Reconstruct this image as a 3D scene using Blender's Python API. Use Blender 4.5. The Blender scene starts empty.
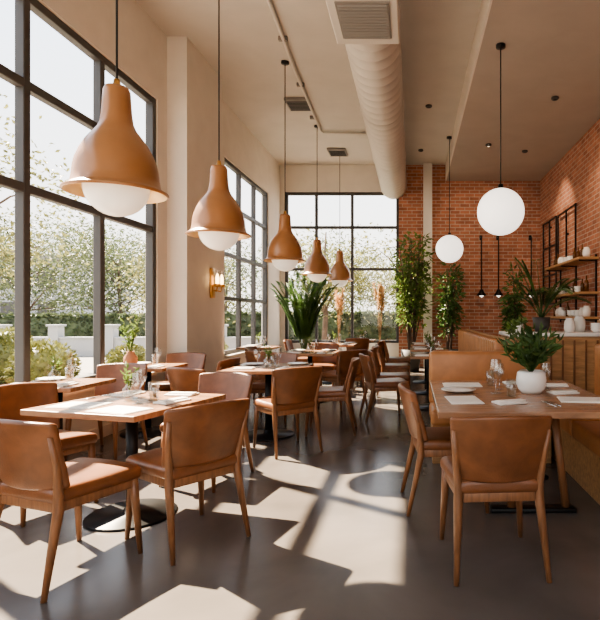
import bpy, bmesh, math, random
from mathutils import Vector, Matrix
random.seed(7)
S = bpy.context.scene
R = math.radians

# ------------------------------------------------------------ materials
def nodes(name):
    m = bpy.data.materials.new(name); m.use_nodes = True
    nt = m.node_tree
    return m, nt, nt.nodes["Principled BSDF"]

def mat(name, col, rough=0.5, metal=0.0, noise=0.0, nscale=8.0, stretch=(1,1,1), bump=0.0, bscale=60, emis=None, estr=0, spec=None, coat=0):
    m, nt, b = nodes(name)
    b.inputs["Base Color"].default_value = (*col, 1)
    b.inputs["Roughness"].default_value = rough
    b.inputs["Metallic"].default_value = metal
    if spec is not None: b.inputs["Specular IOR Level"].default_value = spec
    if coat: b.inputs["Coat Weight"].default_value = coat; b.inputs["Coat Roughness"].default_value = 0.25
    if emis:
        b.inputs["Emission Color"].default_value = (*emis, 1)
        b.inputs["Emission Strength"].default_value = estr
    tc = nt.nodes.new("ShaderNodeTexCoord")
    mp = nt.nodes.new("ShaderNodeMapping"); mp.inputs["Scale"].default_value = stretch
    nt.links.new(tc.outputs["Object"], mp.inputs["Vector"])
    if noise > 0:
        n = nt.nodes.new("ShaderNodeTexNoise"); n.inputs["Scale"].default_value = nscale
        n.inputs["Detail"].default_value = 6; n.inputs["Distortion"].default_value = 0.4
        nt.links.new(mp.outputs["Vector"], n.inputs["Vector"])
        r = nt.nodes.new("ShaderNodeValToRGB")
        r.color_ramp.elements[0].position = 0.3; r.color_ramp.elements[1].position = 0.7
        r.color_ramp.elements[0].color = (*[c*(1-noise) for c in col], 1)
        r.color_ramp.elements[1].color = (*[min(1, c*(1+noise)) for c in col], 1)
        nt.links.new(n.outputs["Fac"], r.inputs["Fac"])
        nt.links.new(r.outputs["Color"], b.inputs["Base Color"])
    if bump > 0:
        n2 = nt.nodes.new("ShaderNodeTexNoise"); n2.inputs["Scale"].default_value = bscale
        n2.inputs["Detail"].default_value = 4
        nt.links.new(mp.outputs["Vector"], n2.inputs["Vector"])
        bp = nt.nodes.new("ShaderNodeBump"); bp.inputs["Strength"].default_value = bump
        bp.inputs["Distance"].default_value = 0.01
        nt.links.new(n2.outputs["Fac"], bp.inputs["Height"])
        nt.links.new(bp.outputs["Normal"], b.inputs["Normal"])
    return m

def brick_mat(name, axis):
    m, nt, b = nodes(name)
    tc = nt.nodes.new("ShaderNodeTexCoord"); sp = nt.nodes.new("ShaderNodeSeparateXYZ"); cb = nt.nodes.new("ShaderNodeCombineXYZ")
    nt.links.new(tc.outputs["Object"], sp.inputs[0])
    nt.links.new(sp.outputs[axis], cb.inputs["X"]); nt.links.new(sp.outputs["Z"], cb.inputs["Y"])
    br = nt.nodes.new("ShaderNodeTexBrick")
    br.inputs["Scale"].default_value = 1.0
    br.inputs["Brick Width"].default_value = 0.24; br.inputs["Row Height"].default_value = 0.085
    br.inputs["Mortar Size"].default_value = 0.008; br.inputs["Mortar Smooth"].default_value = 0.3
    br.inputs["Color1"].default_value = (0.43, 0.18, 0.105, 1); br.inputs["Color2"].default_value = (0.29, 0.112, 0.066, 1)
    br.inputs["Mortar"].default_value = (0.44, 0.35, 0.29, 1)
    nt.links.new(cb.outputs[0], br.inputs["Vector"])
    n = nt.nodes.new("ShaderNodeTexNoise"); n.inputs["Scale"].default_value = 5
    nt.links.new(tc.outputs["Object"], n.inputs["Vector"])
    mx = nt.nodes.new("ShaderNodeMixRGB"); mx.blend_type = 'MULTIPLY'; mx.inputs[0].default_value = 0.5
    nt.links.new(br.outputs["Color"], mx.inputs[1]); nt.links.new(n.outputs["Fac"], mx.inputs[2])
    hs = nt.nodes.new("ShaderNodeHueSaturation"); hs.inputs["Value"].default_value = 1.4
    nt.links.new(mx.outputs[0], hs.inputs["Color"]); nt.links.new(hs.outputs[0], b.inputs["Base Color"])
    bp = nt.nodes.new("ShaderNodeBump"); bp.inputs["Strength"].default_value = 0.5; bp.inputs["Distance"].default_value = 0.01; bp.invert = True
    nt.links.new(br.outputs["Fac"], bp.inputs["Height"]); nt.links.new(bp.outputs[0], b.inputs["Normal"])
    b.inputs["Roughness"].default_value = 0.85
    return m

def leaf_mat(name, col, tr=0.4):
    m, nt, b = nodes(name)
    out = nt.nodes["Material Output"]
    n = nt.nodes.new("ShaderNodeTexNoise"); n.inputs["Scale"].default_value = 3
    tc = nt.nodes.new("ShaderNodeTexCoord"); nt.links.new(tc.outputs["Object"], n.inputs["Vector"])
    r = nt.nodes.new("ShaderNodeValToRGB")
    r.color_ramp.elements[0].position = .35; r.color_ramp.elements[1].position = .65
    r.color_ramp.elements[0].color = (*[c*0.6 for c in col], 1); r.color_ramp.elements[1].color = (*[min(1,c*1.3) for c in col], 1)
    nt.links.new(n.outputs["Fac"], r.inputs["Fac"]); nt.links.new(r.outputs[0], b.inputs["Base Color"])
    b.inputs["Roughness"].default_value = 0.5
    t = nt.nodes.new("ShaderNodeBsdfTranslucent"); nt.links.new(r.outputs[0], t.inputs["Color"])
    mx = nt.nodes.new("ShaderNodeMixShader"); mx.inputs[0].default_value = tr
    nt.links.new(b.outputs[0], mx.inputs[1]); nt.links.new(t.outputs[0], mx.inputs[2]); nt.links.new(mx.outputs[0], out.inputs[0])
    return m

def glass_mat(name, tint=(1,1,1), gl=0.08):
    m, nt, b = nodes(name)
    out = nt.nodes["Material Output"]; nt.nodes.remove(b)
    t = nt.nodes.new("ShaderNodeBsdfTransparent"); t.inputs[0].default_value = (*tint, 1)
    g = nt.nodes.new("ShaderNodeBsdfGlossy"); g.inputs["Roughness"].default_value = 0.02
    mx = nt.nodes.new("ShaderNodeMixShader"); mx.inputs[0].default_value = gl
    nt.links.new(t.outputs[0], mx.inputs[1]); nt.links.new(g.outputs[0], mx.inputs[2]); nt.links.new(mx.outputs[0], out.inputs[0])
    return m

M = {}
M['wall'] = mat("plaster_cream", (0.70,0.64,0.56), 0.8, noise=0.04, nscale=3, bump=0.05)
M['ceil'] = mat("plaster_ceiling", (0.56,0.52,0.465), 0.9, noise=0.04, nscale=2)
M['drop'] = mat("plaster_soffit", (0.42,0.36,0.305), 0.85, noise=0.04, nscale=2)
M['floor'] = mat("polished_concrete", (0.120,0.105,0.092), 0.24, noise=0.25, nscale=1.3, bump=0.03, bscale=25)
M['brickx'] = brick_mat("brick_back", "X"); M['bricky'] = brick_mat("brick_side", "Y")
M['frame'] = mat("dark_window_frame", (0.055,0.052,0.05), 0.45)
M['pane'] = glass_mat("window_glass", gl=0.04)
M['glass'] = glass_mat("clear_glass", (0.93,0.95,0.95), 0.16)
M['leather'] = mat("cognac_leather", (0.185,0.072,0.029), 0.34, noise=0.25, nscale=9, bump=0.15, bscale=140)
M['leather2'] = mat("tan_leather", (0.42,0.185,0.07), 0.40, noise=0.15, nscale=6, bump=0.1, bscale=120)
M['wood'] = mat("walnut_leg_wood", (0.225,0.102,0.046), 0.38, noise=0.3, nscale=14, stretch=(3,3,0.4))
M['top'] = mat("table_top_wood", (0.33,0.175,0.095), 0.25, noise=0.28, nscale=10, stretch=(0.4,4,1))
M['oak'] = mat("oak_wood", (0.44,0.25,0.115), 0.42, noise=0.25, nscale=8, stretch=(0.5,4,4))
M['black'] = mat("black_metal", (0.02,0.02,0.02), 0.4, metal=0.6)
M['lamp'] = mat("copper_tan_shade", (0.37,0.175,0.072), 0.30, metal=0.15, noise=0.08, nscale=5, coat=0.3)
M['lampin'] = mat("shade_inner_brass", (0.80,0.55,0.28), 0.35, metal=0.5)
M['opal'] = mat("opal_glass", (0.85,0.83,0.78), 0.2, emis=(1,0.88,0.70), estr=0.35)
M['globe'] = mat("opal_globe", (0.92,0.9,0.86), 0.3, emis=(1,0.92,0.82), estr=1.3)
M['duct'] = mat("painted_duct", (0.59,0.55,0.49), 0.45)
M['white'] = mat("white_ceramic", (0.85,0.82,0.77), 0.25)
M['paper'] = mat("paper_menu", (0.84,0.80,0.73), 0.7)
M['linen'] = mat("linen_napkin", (0.80,0.76,0.70), 0.9, bump=0.2)
M['steel'] = mat("cutlery_steel", (0.7,0.7,0.7), 0.2, metal=1)
M['brass'] = mat("brass", (0.65,0.38,0.14), 0.3, metal=0.9)
M['bulb'] = mat("warm_bulb", (1,0.8,0.5), 0.4, emis=(1,0.62,0.28), estr=9)
M['terra'] = mat("terracotta_pot", (0.42,0.19,0.10), 0.8, noise=0.1)
M['dark'] = mat("charcoal_pot", (0.06,0.055,0.05), 0.6)
M['soil'] = mat("soil", (0.05,0.03,0.02), 0.95)
M['leaf'] = leaf_mat("leaf_green", (0.09,0.165,0.045), 0.35)
M['leaf2'] = leaf_mat("leaf_bright", (0.15,0.22,0.055), 0.45)
M['treeleaf'] = leaf_mat("tree_leaf", (0.17,0.17,0.065), 0.42)
M['treeleaf2'] = leaf_mat("tree_leaf_deep", (0.095,0.12,0.055), 0.35)
M['bushleaf'] = leaf_mat("bush_leaf", (0.17,0.175,0.05), 0.3)
M['hedge'] = leaf_mat("hedge_leaf", (0.085,0.11,0.055), 0.3)
M['pampas'] = leaf_mat("pampas_plume", (0.55,0.36,0.19), 0.4)
M['bark'] = mat("bark", (0.10,0.07,0.05), 0.9, noise=0.3)
M['pave'] = mat("pavement", (0.24,0.225,0.205), 0.9, noise=0.08, nscale=1)
M['lawn'] = mat("lawn_grass", (0.10,0.12,0.05), 0.95, noise=0.3, nscale=2)
M['render'] = mat("white_render", (0.38,0.38,0.38), 0.8)
M['vent'] = mat("vent_grey", (0.22,0.20,0.18), 0.5)
M['bottle'] = mat("amber_bottle", (0.12,0.05,0.015), 0.1)

# ------------------------------------------------------------ mesh builder
class MB:
    def __init__(s): s.v=[]; s.f=[]; s.mi=[]; s.sm=[]; s.mats=[]
    def midx(s, k):
        if k not in s.mats: s.mats.append(k)
        return s.mats.index(k)
    def add(s, vs, fs, k, smooth=True, X=None):
        o = len(s.v); i = s.midx(k)
        for v in vs:
            v = Vector(v)
            s.v.append(X @ v if X else v)
        for f in fs:
            s.f.append([a+o for a in f]); s.mi.append(i); s.sm.append(smooth)
    def box(s, c, d, k, bev=0.0, seg=2, rot=None, fn=None, cuts=(0,0,0), smooth=None):
        bm = bmesh.new(); bmesh.ops.create_cube(bm, size=1)
        bmesh.ops.scale(bm, vec=d, verts=bm.verts)
        if bev > 0: bmesh.ops.bevel(bm, geom=list(bm.edges), offset=bev, segments=seg, affect='EDGES', profile=0.5)
        for ax in range(3):
            for j in range(cuts[ax]):
                p = [0,0,0]; p[ax] = -d[ax]/2 + d[ax]*(j+1)/(cuts[ax]+1); n=[0,0,0]; n[ax]=1
                bmesh.ops.bisect_plane(bm, geom=list(bm.verts)+list(bm.edges)+list(bm.faces), plane_co=p, plane_no=n)
        bm.verts.index_update()
        vs = [v.co.copy() for v in bm.verts]; fs = [[v.index for v in f.verts] for f in bm.faces]; bm.free()
        if fn: vs = [Vector(fn(v)) for v in vs]
        X = Matrix.Translation(c)
        if rot: X = X @ (Matrix.Rotation(rot[2],4,'Z') @ Matrix.Rotation(rot[1],4,'Y') @ Matrix.Rotation(rot[0],4,'X'))
        s.add(vs, fs, k, (bev>0) if smooth is None else smooth, X)
    def lathe(s, prof, k, c=(0,0,0), n=32, X=None, smooth=True):
        vs=[]; fs=[]
        for r,z in prof:
            for j in range(n):
                a=2*math.pi*j/n; vs.append((c[0]+r*math.cos(a), c[1]+r*math.sin(a), c[2]+z))
        for i in range(len(prof)-1):
            for j in range(n):
                a=i*n+j; b=i*n+(j+1)%n; fs.append((a,b,b+n,a+n))
        s.add(vs, fs, k, smooth, X)
    def tube(s, pts, rad, k, n=10, smooth=True):
        pts=[Vector(p) for p in pts]
        if not isinstance(rad,(list,tuple)): rad=[rad]*len(pts)
        vs=[]; fs=[]
        for i,p in enumerate(pts):
            t = (pts[min(i+1,len(pts)-1)]-pts[max(i-1,0)]).normalized()
            u = t.cross(Vector((0.13,0.97,0.2))).normalized(); w = t.cross(u)
            for j in range(n):
                a=2*math.pi*j/n; vs.append(p+rad[i]*(u*math.cos(a)+w*math.sin(a)))
        for i in range(len(pts)-1):
            for j in range(n):
                a=i*n+j; b=i*n+(j+1)%n; fs.append((a,b,b+n,a+n))
        fs.append(tuple(range(n-1,-1,-1))); fs.append(tuple(range((len(pts)-1)*n,len(pts)*n)))
        s.add(vs, fs, k, smooth)
    def leaf(s, p, d, L, W, k, nrm=None):
        p=Vector(p); d=Vector(d).normalized()
        nrm = Vector(nrm) if nrm else Vector((random.uniform(-1,1),random.uniform(-1,1),random.uniform(-1,1)))
        w = d.cross(nrm)
        if w.length<1e-3: w=d.cross(Vector((0,0,1.01)))
        w.normalize(); up=w.cross(d)*(-0.12*L)
        s.add([p, p+d*L*0.45+w*W/2+up, p+d*L, p+d*L*0.45-w*W/2+up], [(0,1,2,3)], k, False)
    def mesh(s, name):
        me = bpy.data.meshes.new(name)
        me.from_pydata([tuple(v) for v in s.v], [], s.f)
        for k in s.mats: me.materials.append(M[k])
        me.polygons.foreach_set("material_index", s.mi)
        me.polygons.foreach_set("use_smooth", s.sm)
        me.update()
        bm=bmesh.new(); bm.from_mesh(me)
        if len(bm.faces)<6000: bmesh.ops.recalc_face_normals(bm, faces=bm.faces)
        bm.to_mesh(me); bm.free()
        return me
def put(name, me, loc=(0,0,0), rz=0, sc=1):
    o = bpy.data.objects.new(name, me); S.collection.objects.link(o)
    o.location = loc; o.rotation_euler=(0,0,R(rz)); o.scale=(sc,sc,sc)
    return o
def simple(name, parts):
    b=MB()
    for (lo,hi,k) in parts:
        b.box([(lo[i]+hi[i])/2 for i in range(3)], [hi[i]-lo[i] for i in range(3)], k)
    return put(name, b.mesh(name))

# ------------------------------------------------------------ room
XL,XR,YB,YF = -3.3,3.2,13.0,-1.6
H=5.05; HD=4.65; XS=0.86; T=0.3
simple("floor", [((XL-T,YF-T,-0.2),(XR+T,YB+T,0),'floor')])
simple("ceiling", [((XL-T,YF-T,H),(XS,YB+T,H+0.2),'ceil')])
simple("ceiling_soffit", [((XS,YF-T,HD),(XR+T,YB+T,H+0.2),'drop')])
simple("trim_1", [((XS-0.025,YF,HD),(XS-0.001,YB,H),'wall')])
# left wall pieces
W1=(0.1,6.75); W2=(9.15,11.95); SILL=0.55; HEAD=4.1
TL=0.16
parts=[]
for a,b_ in ((YF-T,W1[0]),(W1[1],W2[0]),(W2[1],YB+T)):
    parts.append(((XL-TL,a,0),(XL,b_,H),'wall'))
for a,b_ in (W1,W2):
    parts.append(((XL-TL,a,0),(XL,b_,SILL),'wall')); parts.append(((XL-TL,a,HEAD),(XL,b_,H),'wall'))
simple("wall_left", parts)
simple("wall_column", [((XL,7.0,0),(-3.03,8.3,H),'wall')])
# back wall
BX0,BX1,BS,BH=-3.18,-0.33,0.6,4.38
simple("wall_back", [((XL,YB,0),(BX0,YB+T,H),'wall'),((BX0,YB,0),(BX1,YB+T,BS),'wall'),((BX0,YB,BH),(BX1,YB+T,H),'wall'),
                     ((BX1,YB,0),(XR,YB+T,H),'brickx')])
simple("wall_pilaster", [((0.28,YB-0.16,0),(0.50,YB,H),'wall')])
simple("wall_right", [((XR,YF-T,0),(XR+T,YB+T,H),'bricky')])
simple("wall_front", [((XL,YF-T,0),(-2.8,YF,H),'wall'),((2.6,YF-T,0),(XR,YF,H),'wall'),((-2.8,YF-T,0),(2.6,YF,0.4),'wall'),((-2.8,YF-T,4.2),(2.6,YF,H),'wall')])  # wall behind the camera, opened up so sky light fills the room
simple("baseboard_left", [((XL,YF,0),(XL+0.02,7.0,0.12),'wall'),((XL,8.3,0),(XL+0.02,YB,0.12),'wall')])
simple("baseboard_right", [((XR-0.02,YF,0),(XR,YB,0.12),'oak')])
simple("trim_2", [((XL-0.02,W1[0],SILL),(XL+0.09,W1[1],SILL+0.04),'wall'),((XL-0.02,W2[0],SILL),(XL+0.09,W2[1],SILL+0.04),'wall')])

def window(name, axis, a0, a1, z0, z1, off, vs, hs, w=0.07):
    b=MB()
    def bar(p0,p1,q0,q1,dep=0.1):
        if axis=='Y': b.box((off,(p0+p1)/2,(q0+q1)/2),(dep,p1-p0,q1-q0),'frame',0.006,1,smooth=False)
        else: b.box(((p0+p1)/2,off,(q0+q1)/2),(p1-p0,dep,q1-q0),'frame',0.006,1,smooth=False)
    bar(a0,a0+w,z0,z1); bar(a1-w,a1,z0,z1); bar(a0,a1,z0,z0+w,0.09); bar(a0,a1,z1-w,z1,0.09)
    for v in vs: bar(v-w/2,v+w/2,z0,z1,0.085)
    for h in hs: bar(a0,a1,h-w/2,h+w/2,0.08)
    if axis=='Y': vsq=[(off,a0,z0),(off,a1,z0),(off,a1,z1),(off,a0,z1)]
    else: vsq=[(a0,off,z0),(a1,off,z0),(a1,off,z1),(a0,off,z1)]
    b.add(vsq,[(0,1,2,3)],'pane',False)
    put(name,b.mesh(name))
window("window_1",'Y',W1[0],W1[1],SILL+0.04,HEAD,XL-0.07,[1.2,2.3,3.4,4.5,5.6],[2.4,3.3],0.08)
window("window_2",'Y',W2[0],W2[1],SILL+0.04,HEAD,XL-0.07,[10.1,11.05],[1.6,2.4,3.3],0.07)
window("window_3",'X',BX0,BX1,BS,BH,YB+0.08,[-2.4,-1.5],[2.45,3.5],0.07)
window("added_fill_window",'X',-2.8,2.6,0.4,4.2,YF-0.1,[-1.0,0.8],[2.4])  # unseen opening behind the camera, added to let in sky fill

# ------------------------------------------------------------ ceiling duct etc
b=MB()
L=YB-5.5
pts=[]; rr=[]
n=34
for i in range(n+1):
    y=5.5+L*i/n
    pts += [(-0.46,y-0.006,4.52),(-0.46,y,4.52),(-0.46,y+0.006,4.52)] if 0<i<n else [(-0.46,y,4.52)]
    rr += [0.327,0.330,0.327] if 0<i<n else [0.327]
b.tube(pts,rr,'duct',40)
b.box((-0.46,5.05,4.55),(0.66,0.9,0.78),'duct',0.01,1,smooth=False)
b.box((-0.46,5.05,4.155),(0.5,0.62,0.02),'vent',0.004,1,smooth=False)
for i in range(12): b.box((-0.46,4.78+i*0.05,4.14),(0.46,0.012,0.02),'vent',rot=(0.5,0,0))
for y in (5.54,8.0,10.5): b.lathe([(0.334,-0.03),(0.342,0),(0.334,0.03)],'duct',n=36,X=Matrix.Translation((-0.46,y,4.52))@Matrix.Rotation(R(90),4,'X'))
for y in (7,9.5,12): b.tube([(-0.46,y,4.84),(-0.46,y,H)],0.012,'vent',6)
put("ventilation_duct",b.mesh("duct"))
b=MB()
b.tube([(-1.62,4.6,H-0.04),(-1.78,8,H-0.04),(-1.84,10.45,H-0.04),(-1.8,10.6,H-0.04),(-0.95,10.6,H-0.04)],0.025,'duct',10)
for y in (5.5,7,8.4,9.8): b.box((-1.63-0.045*(y-4.6),y,H-0.03),(0.12,0.05,0.06),'vent',0.005)
put("ceiling_conduit",b.mesh("conduit"))
b=MB(); b.box((0,0,0),(0.42,0.5,0.05),'vent',0.008,1)
for i in range(7): b.box((0,-0.18+i*0.06,-0.03),(0.36,0.015,0.015),'frame')
put("ceiling_vent",b.mesh("vent"),(-2.0,9.2,H-0.025))
put("ceiling_vent",bpy.data.meshes["vent"],(-1.7,11.9,H-0.025))
b=MB(); b.lathe([(0,0),(0.055,0),(0.06,-0.02),(0.05,-0.035),(0.035,-0.035),(0.03,-0.01),(0,-0.01)],'frame',n=20)
me=b.mesh("spot")
for x,y,z in ((0.3,9.3,H),(1.5,10.2,HD),(2.2,8.0,HD),(0.2,11.8,H),(2.3,10.6,HD)): put("ceiling_spotlight",me,(x,y,z))
def spot(x,y,z,tgt,e):
    l=bpy.data.lights.new("added_wash_light",'SPOT'); l.energy=e; l.color=(1,0.80,0.58); l.spot_size=R(85); l.spot_blend=0.8; l.shadow_soft_size=0.05
    o=bpy.data.objects.new("added_wall_wash",l); S.collection.objects.link(o); o.location=(x,y,z-0.05)
    o.rotation_euler=(Vector(tgt)-Vector((x,y,z))).to_track_quat('-Z','Y').to_euler()
spot(2.2,8.0,HD,(3.2,8.8,2.6),130); spot(2.3,10.6,HD,(3.2,11.2,2.6),130); spot(1.5,10.2,HD,(1.7,13,2.6),130)  # warm beams added to brighten the dim brick walls

# ------------------------------------------------------------ pendant lamps
b=MB()
b.lathe([(0.298,-0.010),(0.312,-0.004),(0.31,0.006),(0.285,0.018),(0.262,0.040),(0.254,0.09),(0.248,0.15),(0.237,0.20),(0.214,0.26),(0.182,0.32),(0.146,0.37),(0.116,0.41),(0.099,0.45),(0.090,0.51),(0.085,0.58),(0.080,0.66),(0.070,0.685),(0.03,0.695),(0.0,0.695)],'lamp',n=48)
b.lathe([(0.298,-0.010),(0.255,0.02),(0.24,0.07),(0.234,0.14),(0.20,0.235),(0.1,0.34),(0,0.36)],'lampin',n=48)
b.lathe([(0.001,-0.155)]+[(0.195*math.sin(R(a)),0.035-0.19*math.cos(R(a))) for a in range(8,121,8)],'opal',n=36)
b.lathe([(0.0,0.74),(0.018,0.74),(0.024,0.70),(0.03,0.69)],'brass',n=16)
b.tube([(0,0,0.70),(0,0,H-2.10)],0.007,'black',8)
b.lathe([(0.0,H-2.10-0.001),(0.06,H-2.10-0.001),(0.06,H-2.10-0.03),(0.0,H-2.10-0.035)],'black',n=20)
me=b.mesh("pendant_lamp")
for x,y in ((-1.93,3.4),(-1.93,5.2),(-1.88,7.7),(-1.88,10.3),(-1.68,12.1)): put("pendant_lamp",me,(x,y,2.10))
def globe(x,y,zc,zt,r=0.29):
    b=MB()
    b.lathe([(max(0.0005,r*math.sin(R(a))),-r*math.cos(R(a))) for a in range(0,181,6)],'globe',n=40)
    b.lathe([(0.0,r+0.05),(0.03,r+0.05),(0.035,r-0.01),(0.05,r-0.02)],'black',n=16)
    b.tube([(0,0,r+0.04),(0,0,zt-zc)],0.007,'black',8)
    b.lathe([(0,zt-zc),(0.06,zt-zc),(0.06,zt-zc-0.035),(0,zt-zc-0.04)],'black',n=20)
    put("globe_pendant_light",b.mesh("globe_l"),(x,y,zc))
globe(1.1,6.45,2.58,HD); globe(0.79,10.95,2.69,H)
# wall lamps on brick
b=MB()
b.box((0,-0.01,1.45),(0.07,0.02,0.12),'black',0.004)
b.tube([(0,-0.02,1.45),(0,-0.12,1.47),(0,-0.14,1.42),(0,-0.14,0.12)],0.014,'black',8)
b.lathe([(0.0,0.16),(0.035,0.15),(0.06,0.09),(0.13,0.0),(0.12,0.0),(0.05,0.08),(0,0.1)],'black',(0,-0.14,0),n=24)
b.lathe([(0.0,-0.05),(0.045,-0.02),(0.055,0.02),(0.03,0.06)],'globe',(0,-0.14,0),n=16)
me=b.mesh("wall_lamp")
for x in (1.72,2.14,2.95): put("wall_lamp",me,(x,YB,1.78))
# sconce
b=MB()
b.box((0.015,0,0),(0.03,0.12,0.36),'brass',0.01)
for dy in (-0.07,0.07):
    b.tube([(0.02,dy*0.3,-0.08),(0.09,dy,-0.10),(0.10,dy,-0.04)],0.009,'brass',8)
    b.lathe([(0.0,-0.05),(0.04,-0.045),(0.045,-0.02),(0.02,-0.01)],'brass',(0.10,dy,0),n=16)
    b.lathe([(0.02,-0.02),(0.022,0.06),(0.012,0.1),(0.0005,0.115)],'bulb',(0.10,dy,0),n=12)
    b.lathe([(0.042,-0.02),(0.042,0.15)],'glass',(0.10,dy,0),n=20)
put("wall_sconce",b.mesh("sconce"),(-3.03,7.85,1.78),0,1.25)

# ------------------------------------------------------------ chair
def chair_mesh():
    b=MB()
    def seatfn(v):
        t=(v.y+0.23)/0.46; w=0.86+0.14*t
        z=v.z
        if v.z>0: z+=0.012*(1-(v.x/0.24)**2)-0.012*(1-abs(v.y)/0.23)*0.5
        return (v.x*w, v.y, z)
    b.box((0,0.01,0.445),(0.49,0.47,0.075),'leather',0.03,4,fn=seatfn,cuts=(6,6,0))
    def backfn(v):
        t=(v.z+0.165)/0.33; w=0.90+0.12*t
        return (v.x*w, v.y-0.085*t+1.05*v.x*v.x, v.z-0.25*v.x*v.x*(1 if v.z>0 else -0.4)*1.0)
    b.box((0,-0.235,0.645),(0.50,0.042,0.35),'leather',0.018,4,fn=backfn,cuts=(10,0,5))
    b.box((0,0.205,0.395),(0.40,0.02,0.05),'wood',0.004); b.box((0,-0.205,0.395),(0.36,0.02,0.05),'wood',0.004)
    for s in (-1,1):
        b.box((s*0.205,0,0.395),(0.02,0.42,0.05),'wood',0.004,rot=(0,0,-s*0.05))
        b.tube([(s*0.212,0.205,0.425),(s*0.216,0.212,0.30),(s*0.232,0.232,0.0)],[0.023,0.023,0.013],'wood',10)
        b.tube([(s*0.235,-0.265,0.74),(s*0.222,-0.225,0.60),(s*0.205,-0.205,0.46),(s*0.205,-0.205,0.38),(s*0.228,-0.29,0.0)],[0.012,0.016,0.022,0.024,0.013],'wood',10)
    return b.mesh("dining_chair")
CH=chair_mesh()
def chair(x,y,r): return put("dining_chair",CH,(x,y,0),r)

TZ=0.74
def ped_table(name,w,d):
    b=MB()
    b.box((0,0,TZ-0.018),(w,d,0.036),'top',0.006,2,smooth=False)
    b.box((0,0,TZ-0.045),(w*0.5,0.05,0.02),'black'); b.box((0,0,TZ-0.045),(0.05,d*0.5,0.02),'black')
    b.tube([(0,0,0.02),(0,0,TZ-0.04)],0.036,'black',20)
    b.lathe([(0.0,0.0),(0.27,0.0),(0.272,0.008),(0.265,0.015),(0.06,0.024),(0.045,0.05),(0.036,0.06)],'black',n=48)
    return b.mesh(name)
T85=ped_table("t85",0.82,0.84); T60=ped_table("t60",0.62,0.62)

# table-top items
b=MB(); b.lathe([(0,0.003),(0.05,0.0),(0.075,0.004),(0.125,0.018),(0.127,0.021),(0.08,0.009),(0,0.006)],'white',n=36); PL=b.mesh("plate")
b=MB(); b.lathe([(0,0.0),(0.034,0.0),(0.033,0.004),(0.005,0.008),(0.004,0.08),(0.012,0.09),(0.034,0.115),(0.038,0.145),(0.03,0.195)],'glass',n=24); WG=b.mesh("wineglass")
b=MB(); b.lathe([(0,0.0),(0.030,0.0),(0.036,0.12),(0.033,0.12),(0.028,0.01),(0,0.01)],'glass',n=24); TG=b.mesh("tumbler")
b=MB(); b.box((0,0,0.006),(0.20,0.12,0.012),'linen',0.004); b.box((0.005,0,0.016),(0.19,0.06,0.008),'linen',0.003); NP=b.mesh("napkin")
b=MB(); b.box((0,0,0.002),(0.30,0.21,0.004),'paper'); b.box((0.004,0.002,0.0055),(0.28,0.19,0.003),'paper'); MN=b.mesh("menu")
b=MB()
b.tube([(0,-0.1,0.004),(0,0.03,0.004),(0,0.06,0.006)],[0.003,0.003,0.004],'steel',6); b.box((0,0.08,0.006),(0.02,0.05,0.002),'steel',0.0008)
b.box((0.03,0.03,0.004),(0.012,0.11,0.002),'steel'); b.tube([(0.03,-0.1,0.005),(0.03,-0.02,0.005)],0.004,'steel',6); CU=b.mesh("cutlery")
def sprig(b,base,n,L,spread,k,leafL,leafW,up=1.0,start=0.3,den=9):
    for i in range(n):
        a=random.uniform(0,6.28); e=random.uniform(0.1,spread)
        d=Vector((math.cos(a)*e,math.sin(a)*e,up)).normalized(); l=L*random.uniform(0.65,1.1)
        pts=[]
        for j in range(6):
            t=j/5; p=Vector(base)+d*l*t+Vector((math.cos(a),math.sin(a),0))*0.25*l*e*t*t-Vector((0,0,0.12*l*e*t*t)); pts.append(p)
        b.tube(pts,[0.004*(L/0.3)**0.5*(1-0.6*j/5) for j in range(6)],k,5)
        for j in range(den):
            t=start+(1-start)*j/(den-1); q=t*5; i0=min(4,int(q)); p=pts[i0].lerp(pts[i0+1],q-i0)
            dd=(d*0.5+Vector((random.uniform(-1,1),random.uniform(-1,1),random.uniform(-0.3,0.7)))).normalized()
            b.leaf(p,dd,leafL*random.uniform(0.7,1.2),leafW,k)
b=MB()
b.lathe([(0,0),(0.035,0),(0.045,0.03),(0.042,0.08),(0.018,0.11),(0.018,0.14),(0.014,0.14),(0.014,0.1),(0,0.02)],'glass',n=24)
sprig(b,(0,0,0.06),5,0.19,0.3,'leaf2',0.045,0.016); VS=b.mesh("vase_small")
b=MB()
b.lathe([(0,0),(0.05,0),(0.07,0.05),(0.065,0.11),(0.035,0.15),(0.04,0.17),(0.033,0.17),(0.028,0.14),(0,0.1)],'terra',n=24)
sprig(b,(0,0,0.14),9,0.42,0.4,'leaf2',0.07,0.025); VB=b.mesh("vase_big")

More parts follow.
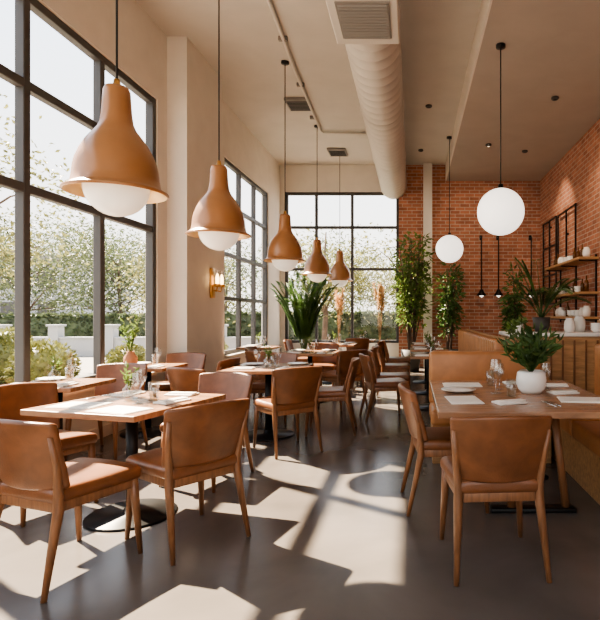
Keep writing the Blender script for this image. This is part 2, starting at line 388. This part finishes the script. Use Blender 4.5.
def settle(x,y,w,r=0,vase=True,rich=False):
    c,s_=math.cos(R(r)),math.sin(R(r))
    def P(dx,dy): return (x+dx*c-dy*s_, y+dx*s_+dy*c, TZ)
    k=w/0.88
    if rich:
        put("menu",MN,P(-0.20*k,-0.22),r+8); put("folded_napkin",NP,P(0.14,0.32*k),r+5)
        put("folded_napkin",NP,P(0.30*k,0.04),r+80); put("cutlery_set",CU,P(-0.38*k,0.05),r); put("folded_napkin",NP,P(-0.25*k,0.22),r+95)
        put("wine_glass",WG,P(-0.06,0.14)); put("wine_glass",WG,P(0.11,-0.07)); put("drinking_glass",TG,P(0.10,0.08)); put("salt_shaker",TG,P(0.02,0.18),0,0.5)
        put("bud_vase",VS,P(-0.02,-0.0),40,1.0); put("menu",MN,P(0.20*k,-0.31*k),r-6)
        return
    put("dinner_plate",PL,P(-0.24*k,0.24*k),0,0.9)
    put("folded_napkin",NP,P(0.24*k,-0.25*k),r+90)
    if vase: put("folded_napkin",NP,P(-0.20*k,-0.26*k),r)
    if w>0.7: put("dinner_plate",PL,P(0.26,0.26),0,0.9); put("wine_glass",WG,P(-0.10,-0.08))
    put("wine_glass",WG,P(0.10,0.02),0); put("drinking_glass",TG,P(0.02,0.12),0)
    if vase: put("bud_vase",VS,P(0.0,-0.04),random.uniform(0,360),1.0)

def dt(x,y,r=0,me=None,w=0.82,rich=False,vase=True):
    put("dining_table",me or T85,(x,y,0),r); settle(x,y,w,r,vase,rich)

dt(-1.82,3.38,-15,rich=True)
chair(-1.78,2.70,-20); chair(-1.33,3.06,52); chair(-1.62,4.10,165); chair(-2.5,3.5,-115)
dt(-1.55,5.62,0)
chair(-1.22,5.05,38); chair(-1.98,5.05,-28); chair(-1.72,6.38,178); chair(-0.92,5.80,95)
dt(-1.55,7.9,0)
chair(-1.0,7.40,45); chair(-1.95,7.25,-20); chair(-2.2,7.95,-90); chair(-1.5,8.62,180); chair(-0.86,8.05,95)
dt(-1.5,10.1,0)
chair(-0.86,9.9,85); chair(-2.15,10.1,-90); chair(-1.6,9.42,5)
dt(-1.15,11.8,0,T60,0.62)
chair(-1.15,11.22,0)
# window side
dt(-2.93,4.30,0,T60,0.62); dt(-2.92,5.75,0,T60,0.62,vase=False)
put("flower_vase",VB,(-3.03,5.60,TZ),30)
chair(-2.88,4.90,178); chair(-2.88,6.38,180); chair(-2.3,5.85,85)
dt(-2.7,9.2,0,T60,0.62)
# right middle
for y in (7.3,8.7,10.1):
    dt(0.28,y,0,T60,0.62); chair(-0.28,y-0.05,-88)
chair(-0.33,6.55,-75)

# right foreground table
b=MB()
x0,x1,y0,y1=0.15,1.30,3.0,4.46
b.box(((x0+x1)/2,(y0+y1)/2,TZ-0.02),(x1-x0,y1-y0,0.04),'top',0.006,2,smooth=False)
b.box(((x0+x1)/2+0.05,(y0+y1)/2,TZ-0.06),(0.5,1.0,0.04),'wood',0.004,smooth=False)
for yy in (3.45,4.15):
    b.box((0.80,yy,0.015),(0.56,0.09,0.03),'black',0.006)
    b.tube([(0.66,yy,0.03),(0.66,yy,TZ-0.05)],0.028,'wood',12)
    b.tube([(1.02,yy,0.03),(0.94,yy,TZ-0.05)],0.026,'wood',12)
put("dining_table",b.mesh("long_table"))
chair(0.42,2.80,4); chair(0.24,3.62,-84)
put("menu",MN,(0.40,4.16,TZ),0); put("menu",MN,(0.34,3.42,TZ),95)
put("folded_napkin",NP,(0.62,3.30,TZ),20); put("menu",MN,(1.12,3.42,TZ),-8); put("folded_napkin",NP,(1.12,4.1,TZ),0); put("folded_napkin",NP,(0.85,4.25,TZ),5); put("folded_napkin",NP,(1.08,3.72,TZ),15)
put("dinner_plate",PL,(0.34,3.80,TZ),0); put("wine_glass",WG,(0.60,3.72,TZ),0,1.25); put("drinking_glass",TG,(0.62,4.12,TZ),0); put("wine_glass",WG,(0.66,3.92,TZ),0); put("wine_glass",WG,(1.02,3.95,TZ))
put("cutlery_set",CU,(0.86,3.25,TZ),10); put("drinking_glass",TG,(0.68,3.56,TZ),0)
b=MB()
b.lathe([(0,0),(0.07,0),(0.095,0.03),(0.108,0.09),(0.10,0.145),(0.085,0.16),(0.078,0.15),(0,0.14)],'white',n=36)
b.lathe([(0,0.145),(0.08,0.145)],'soil',n=20)
sprig(b,(0,0,0.14),26,0.30,0.9,'leaf',0.10,0.035,den=12)
for i in range(5):
    a=2.6+i*0.35; b.tube([(0,0,0.14),(0.05*math.cos(a),0.05*math.sin(a),0.33),(0.15*math.cos(a),0.15*math.sin(a),0.43+0.02*i)],0.003,'leaf2',5)
    for j in range(14): b.leaf((0.15*math.cos(a),0.15*math.sin(a),0.43+0.02*i),(random.uniform(-1,1),random.uniform(-1,1),random.uniform(-.2,1)),0.06,0.03,'leaf2')
put("potted_plant",b.mesh("pot_plant"),(0.86,3.75,TZ))

# ------------------------------------------------------------ banquettes
def banq(b, x0,x1,y0,y1, face, zt=0.97, tuft=False):
    if face=='-Y':
        b.box(((x0+x1)/2,(y0+y1)/2-0.0,0.17),(x1-x0-0.04,y1-y0-0.06,0.34),'oak',0.004,smooth=False)
        nn=max(1,round((x1-x0)/0.8)); w=(x1-x0)/nn
        for i in range(nn):
            b.box((x0+w*(i+0.5),(y0+y1)/2-0.06,0.40),(w-0.01,y1-y0-0.12,0.14),'leather2',0.035,4)
            b.box((x0+w*(i+0.5),y1-0.08,(0.44+zt)/2),(w-0.01,0.15,zt-0.44),'leather2',0.04,4)
    else:
        b.box(((x0+x1)/2,(y0+y1)/2,0.17),(x1-x0-0.06,y1-y0-0.04,0.34),'oak',0.004,smooth=False)
        nn=max(1,round((y1-y0)/(0.16 if tuft else 0.9))); w=(y1-y0)/nn
        n2=max(1,round((y1-y0)/0.9)); w2=(y1-y0)/n2
        for i in range(n2): b.box(((x0+x1)/2-0.06,y0+w2*(i+0.5),0.40),(x1-x0-0.12,w2-0.01,0.14),'leather2',0.035,4)
        for i in range(nn): b.box((x1-0.08,y0+w*(i+0.5),(0.44+zt)/2),(0.15,w-0.002,zt-0.44),'leather2',0.04,4)
b=MB(); banq(b,0.16,1.24,4.52,5.12,'-Y',0.95); banq(b,1.25,1.94,3.1,5.12,'-X',1.02)
put("leather_booth_bench",b.mesh("booth"))
b=MB(); banq(b,0.62,1.12,6.1,10.9,'-X',1.0,True); b.box((1.15,8.5,0.5),(0.05,4.82,1.02),'oak',0.004,smooth=False)
put("channel_tufted_banquette",b.mesh("banq2"))

# ------------------------------------------------------------ counter
b=MB()
cx0,cx1,cy0,cy1=1.25,3.1,6.7,7.5
b.box(((cx0+cx1)/2,(cy0+cy1)/2,0.51),(cx1-cx0-0.06,cy1-cy0-0.06,1.02),'oak',0.004,smooth=False)
b.box(((cx0+cx1)/2,(cy0+cy1)/2,1.045),(cx1-cx0,cy1-cy0,0.05),'white',0.008)
for i in range(12): b.box((cx0+0.1+i*0.15,cy0+0.02,0.5),(0.02,0.02,0.95),'wood')
put("service_counter",b.mesh("counter"))
CZ=1.07
b=MB(); b.lathe([(0,0),(0.06,0),(0.075,0.06),(0.07,0.14),(0.05,0.17),(0.05,0.19),(0.045,0.19),(0,0.16)],'white',n=28); JR=b.mesh("jar")
b=MB()
for i in range(5): b.lathe([(0,0.0+i*0.02),(0.04,0.0+i*0.02),(0.085,0.045+i*0.02),(0.08,0.045+i*0.02),(0.03,0.01+i*0.02),(0,0.01+i*0.02)],'white',n=24)
BW=b.mesh("bowls")
b=MB(); b.lathe([(0,0),(0.04,0),(0.04,0.18),(0.015,0.23),(0.014,0.30),(0.0,0.30)],'bottle',n=20); BT=b.mesh("bottle_m")
b=MB(); b.box((0,0,0.08),(0.24,0.16,0.16),'oak',0.006); b.box((0,0,0.165),(0.2,0.12,0.01),'paper'); BXM=b.mesh("box_m")
put("ceramic_jar",JR,(2.12,7.0,CZ)); put("ceramic_jar",JR,(2.30,7.15,CZ),0,1.15); put("wooden_box",BXM,(2.68,7.1,CZ),8); put("stacked_bowls",BW,(1.42,7.0,CZ))
put("stacked_bowls",BW,(2.45,6.9,CZ))

# palms
def palm(b,base,n,L,k,droop=0.7,lw=0.05,ll=0.28,up=1.3,emax=1.0,step=3,wood=None):
    for i in range(n):
        a=i*2.4+random.uniform(-.3,.3); e=random.uniform(0.15,emax); l=L*random.uniform(0.75,1.1)
        h=Vector((math.cos(a),math.sin(a),0)); d=(h*e+Vector((0,0,up))).normalized(); pts=[]
        N=12
        for j in range(N+1):
            t=j/N; pts.append(Vector(base)+d*l*t+h*(0.25*l*t*t*min(1,e*1.3))-Vector((0,0,1))*droop*l*0.55*e*t*t*t)
        b.tube(pts,[0.010*(1-0.8*j/N) for j in range(N+1)],k,5)
        for j in range(step*N):
            t=0.28+0.72*j/(step*N); q=t*N; i0=min(N-1,int(q)); p=pts[i0].lerp(pts[i0+1],q-i0); tg=(pts[i0+1]-pts[i0]).normalized()
            sd=tg.cross(Vector((0,0,1)))
            if sd.length<.01: sd=h.cross(Vector((0,0,1)))
            sd.normalize(); LL=ll*(1-0.5*abs(2*t-1.1))
            for s in (-1,1):
                dd=tg*0.7+sd*s*0.9-Vector((0,0,0.25)); b.leaf(p,dd,LL*random.uniform(.85,1.1),lw,k,nrm=(0.1,0.1,1))
b=MB()
b.lathe([(0,0),(0.17,0),(0.21,0.2),(0.22,0.42),(0.20,0.42),(0.19,0.36),(0,0.36)],'terra',n=32); b.lathe([(0,0.37),(0.19,0.37)],'soil',n=20)
palm(b,(0,0,0.37),34,2.0,'leaf',0.9,0.035,0.22,1.9,0.42,4)
put("potted_palm",b.mesh("palm_a"),(-2.35,11.3,0))
b=MB()
b.lathe([(0,0),(0.08,0),(0.11,0.08),(0.12,0.2),(0.11,0.2),(0,0.17)],'dark',n=28)
palm(b,(0,0,0.17),13,1.0,'leaf',1.0,0.022,0.17,1.3,1.0,3)
put("potted_palm",b.mesh("palm_b"),(1.78,7.15,CZ))
def bigplant(name,x,y,h,n,pot='dark',spread=0.45,k='leaf2',nl=80,lk=0.08):
    b=MB()
    b.lathe([(0,0),(0.18,0),(0.24,0.5),(0.22,0.5),(0.2,0.45),(0,0.45)],pot,n=28); b.lathe([(0,0.46),(0.2,0.46)],'soil',n=20)
    for i in range(n):
        a=random.uniform(0,6.28); e=random.uniform(0.05,spread); hh=h*random.uniform(.6,1)
        pts=[Vector((0.05*math.cos(a),0.05*math.sin(a),0.45)).lerp(Vector((e*math.cos(a),e*math.sin(a),hh)),t/6)+Vector((0,0,0.1*math.sin(t/6*3.1))) for t in range(7)]
        b.tube(pts,[0.016-0.0018*j for j in range(7)],'bark',6)
        for j in range(nl):
            t=random.uniform(0.3,1)*6; i0=min(5,int(t)); p=pts[i0].lerp(pts[i0+1],t-i0)
            v=Vector((random.gauss(0,1),random.gauss(0,1),random.gauss(0,.8)))*lk
            if v.length>0.18: v*=0.18/v.length
            b.leaf(p+v,v*12+Vector((0,0,-0.4)),random.uniform(.12,.19),0.05,k)
    put(name,b.mesh(name),(x,y,0))
bigplant("potted_fig_tree",-0.02,12.05,3.2,15,spread=0.48,nl=95,lk=0.11)
bigplant("potted_bamboo",0.86,12.1,2.7,8,spread=0.3,k='leaf',nl=90)
bigplant("potted_shrub",2.45,12.1,2.5,7,'terra',spread=0.28,k='leaf')
def pampas(x,y,n=9,h=1.7):
    b=MB()
    b.lathe([(0,0),(0.13,0),(0.17,0.2),(0.13,0.42),(0.07,0.55),(0.09,0.6),(0.07,0.6),(0.05,0.55),(0,0.4)],'white',n=28)
    for i in range(n):
        a=random.uniform(0,6.28); e=random.uniform(0.05,0.22); hh=h*random.uniform(.75,1)
        p0=Vector((0,0,0.5)); p1=Vector((e*math.cos(a),e*math.sin(a),hh))
        b.tube([p0,p0.lerp(p1,.5)*1.0,p1],0.004,'pampas',5)
        for j in range(60):
            t=random.uniform(0.72,1.0); b.leaf(p0.lerp(p1,t),(p1-p0).normalized()*.8+Vector((random.uniform(-1,1),random.uniform(-1,1),random.uniform(-.5,.5)))*.5,0.13,0.02,'pampas')
    put("pampas_grass_vase",b.mesh("pampas_m"),(x,y,0))
pampas(-1.78,12.62,h=1.9); pampas(-0.78,12.6,h=2.1)

# ------------------------------------------------------------ shelves on right wall
b=MB()
for z in (1.25,1.68,2.28): b.box((XR-0.17,10.05,z),(0.34,2.3,0.045),'oak',0.004,smooth=False)
for y in (9.0,10.1,11.15):
    b.box((XR-0.015,y,1.75),(0.03,0.03,1.2),'black')
    for z in (1.215,1.645,2.245): b.box((XR-0.16,y,z),(0.30,0.025,0.02),'black')
put("floating_shelf",b.mesh("shelf"))
for i in range(10):
    y=9.03+i*0.22
    for z in (1.2725,1.7025,2.3025):
        r=random.random()
        if r<.34: put("ceramic_jar",JR,(XR-0.17,y,z),0,random.uniform(.8,1.0))
        elif r<.62: put("stacked_bowls",BW,(XR-0.17,y,z),0,0.95)
        elif r<.94: put("glass_bottle",BT,(XR-0.17,y,z),0,random.uniform(.75,.95))
b=MB()
for y in (11.35,11.9,12.45): b.box((XR-0.055,y,2.5),(0.03,0.035,1.9),'black')
for z in (1.55,2.2,2.85,3.45): b.box((XR-0.055,11.9,z),(0.028,1.13,0.035),'black')
for z in (1.7,3.3): b.box((XR-0.024,11.9,z),(0.036,0.04,0.04),'black')
put("metal_grid_panel",b.mesh("grid"))
b=MB()
for y in (10.0,10.6,11.2): b.box((XR-0.055,y,2.95),(0.03,0.03,1.0),'black')
for z in (2.46,3.43): b.box((XR-0.055,10.6,z),(0.028,1.23,0.03),'black')
b.box((XR-0.024,10.6,2.95),(0.036,0.04,0.04),'black')
put("metal_grid_panel",b.mesh("grid2"))

# ------------------------------------------------------------ exterior
simple("ground_outside", [((-70,-20,-0.35),(30,80,-0.21),'pave')])
simple("lawn", [((-40,20.9,-0.21),(12,22.3,-0.16),'lawn')])
def tree(name,x,y,h,cr,n,k,sparse=1.0,zlo=0.35,nc=16):
    b=MB()
    b.tube([(0,0,-0.21),(0.08,0.05,h*.25),(0,0,h*.5),(0.1,-.05,h*.8)],[h*.022,h*.017,h*.012,h*.005],'bark',10)
    cl=[]
    for i in range(nc):
        a=random.uniform(0,6.28); z=h*random.uniform(zlo,0.95); e=cr*random.uniform(.3,1)*(1-0.4*abs(z/h-.6))
        c=Vector((e*math.cos(a),e*math.sin(a),z)); cl.append(c)
        b.tube([(0,0,max(h*.25,z-h*.22)),c*0.6+Vector((0,0,z*.32)),c],[h*.007,h*.004,h*.002],'bark',6)
    for i in range(n):
        c=random.choice(cl); v=Vector((random.gauss(0,1),random.gauss(0,1),random.gauss(0,.7)))*cr*.24*sparse
        b.leaf(c+v,(random.uniform(-1,1),random.uniform(-1,1),random.uniform(-1,.6)),random.uniform(.12,.22),.08,k)
    return put(name,b.mesh(name),(x,y,0))
t1=tree("tree",-11.8,13.2,7.2,2.5,3000,'treeleaf',1.0,0.4,16)
t3=tree("tree",-15.5,27.5,5.4,3.0,5200,'treeleaf2',1.1,0.3,20)
put("tree",t3.data,(-21,28.5,0),150,1.15); put("tree",t3.data,(-9.8,27.5,0),200,0.9); put("tree",t3.data,(-27,29,0),80,1.25); put("tree",t3.data,(-18,30,0),10,1.2)
t2=tree("tree",-3.4,20.0,5.6,2.0,2600,'treeleaf',1.1,0.3)
put("tree",t2.data,(-0.2,20.2,0),90,0.95); put("tree",t3.data,(-4,29,0),40,1.0); put("tree",t3.data,(2.5,29,0),100,1.0)
put("tree",t2.data,(-7.4,17.0,0),300,0.85)
def bush(name,x,y,r,k,n=1500):
    b=MB()
    b.lathe([(max(.001,r*.88*math.sin(R(a))),r*.85-r*.85*math.cos(R(a))) for a in range(0,181,15)],k,n=20)
    for i in range(n):
        v=Vector((random.gauss(0,1),random.gauss(0,1),random.gauss(0,1))).normalized()
        b.leaf(Vector((0,0,r*.85))+v*r*random.uniform(.8,1),v+Vector((random.uniform(-.7,.7),random.uniform(-.7,.7),random.uniform(-.7,.7))),.09,.05,k)
    return put(name,b.mesh(name),(x,y,-0.21))
bb=bush("round_bush",-7.0,9.9,0.55,'bushleaf')
for x,y,s in ((-9.0,11.6,1.05),(-6.2,11.4,.85),(-5.3,13.6,.9),(-12,15.5,1.1),(-4.9,10.6,.7),(-7.6,8.4,1.0),(-10.5,13.0,.8)): put("round_bush",bb.data,(x,y,-0.21),x*40,s)
def hedge(x0,x1,y,h,d=1.0,n=3500):
    b=MB(); b.box(((x0+x1)/2,y,h/2),(x1-x0,d*.8,h),'hedge',0.1)
    for i in range(n):
        b.leaf((random.uniform(x0,x1),y-d*.4*random.uniform(.8,1.2) if random.random()<.7 else y+random.uniform(-d,d)*.4, random.uniform(0.1,h) if random.random()<.75 else h-0.05),(random.uniform(-1,1),random.uniform(-1,.2),random.uniform(-.5,1)),.2,.1,'hedge')
    put("hedge",b.mesh("hedge_m"),(0,0,-0.2))
hedge(-30,-9,23.2,1.5,n=5500); hedge(-8.6,5,23.5,1.6,n=4000)
# low white garden wall with piers
b=MB()
b.box((-13,19,0.12),(16,0.22,0.66),'render',0.01,smooth=False); b.box((-13,19,0.47),(16.1,0.3,0.06),'render',0.01,smooth=False)
for i in range(9): b.box((-21+i*2,19,0.34),(0.36,0.36,1.1),'render',0.01,smooth=False); b.box((-21+i*2,19,0.92),(0.46,0.46,0.07),'render',0.01,smooth=False)
put("garden_wall_with_piers",b.mesh("gardenwall"),(0,0,0))
b=MB(); b.box((-38,46,2.8),(22,8,6.0),'render')
for i in range(7):
    for z in (1.6,4.2): b.box((-47.5+i*3,41.97,z),(1.4,0.1,1.5),'frame')
b.box((-38,46,5.9),(23,9,0.4),'vent')
put("distant_building",b.mesh("building"))

# ------------------------------------------------------------ light
w=bpy.data.worlds.new("sky"); S.world=w; w.use_nodes=True; nt=w.node_tree; bg=nt.nodes["Background"]
tc=nt.nodes.new("ShaderNodeTexCoord"); sp=nt.nodes.new("ShaderNodeSeparateXYZ"); cr=nt.nodes.new("ShaderNodeValToRGB")
nt.links.new(tc.outputs["Generated"],sp.inputs[0]); nt.links.new(sp.outputs["Z"],cr.inputs[0]); nt.links.new(cr.outputs[0],bg.inputs[0])
cr.color_ramp.elements[0].position=0.0; cr.color_ramp.elements[0].color=(1.0,0.93,0.83,1)
cr.color_ramp.elements[1].position=0.6; cr.color_ramp.elements[1].color=(0.68,0.80,0.98,1)
bg.inputs[1].default_value=3.0
sd=bpy.data.lights.new("sun",'SUN'); sd.energy=46; sd.angle=R(0.8); sd.color=(1,0.83,0.62)
so=bpy.data.objects.new("sun",sd); S.collection.objects.link(so)
so.rotation_euler=Vector((0.83,-0.56,-1)).to_track_quat('-Z','Y').to_euler(); so.location=(-20,25,25)
def portal(name,loc,rot,sx,sy):
    l=bpy.data.lights.new(name,'AREA'); l.shape='RECTANGLE'; l.size=sx; l.size_y=sy; l.cycles.is_portal=True
    o=bpy.data.objects.new(name,l); S.collection.objects.link(o); o.location=loc; o.rotation_euler=rot
portal("sky_portal_a",(XL-0.2,3.42,2.32),(0,R(-90),0),3.55,6.65)
portal("sky_portal_b",(XL-0.2,10.55,2.32),(0,R(-90),0),3.55,2.8)
portal("sky_portal_c",(-1.75,YB+0.2,2.5),(R(-90),0,0),2.85,3.8)
portal("sky_portal_d",(-0.1,YF-0.2,2.3),(R(90),0,0),5.4,3.8)

S.view_settings.view_transform='AgX'
S.view_settings.look='AgX - Medium High Contrast'
S.view_settings.exposure=0.2
# ------------------------------------------------------------ camera
cd=bpy.data.cameras.new("camera"); co=bpy.data.objects.new("camera",cd); S.collection.objects.link(co)
co.location=(0,0,1.3); co.rotation_euler=(R(90),0,0)
cd.sensor_width=36; cd.lens=520/620*36; cd.shift_x=-112/620; cd.shift_y=5/620; cd.clip_end=300
S.camera=co
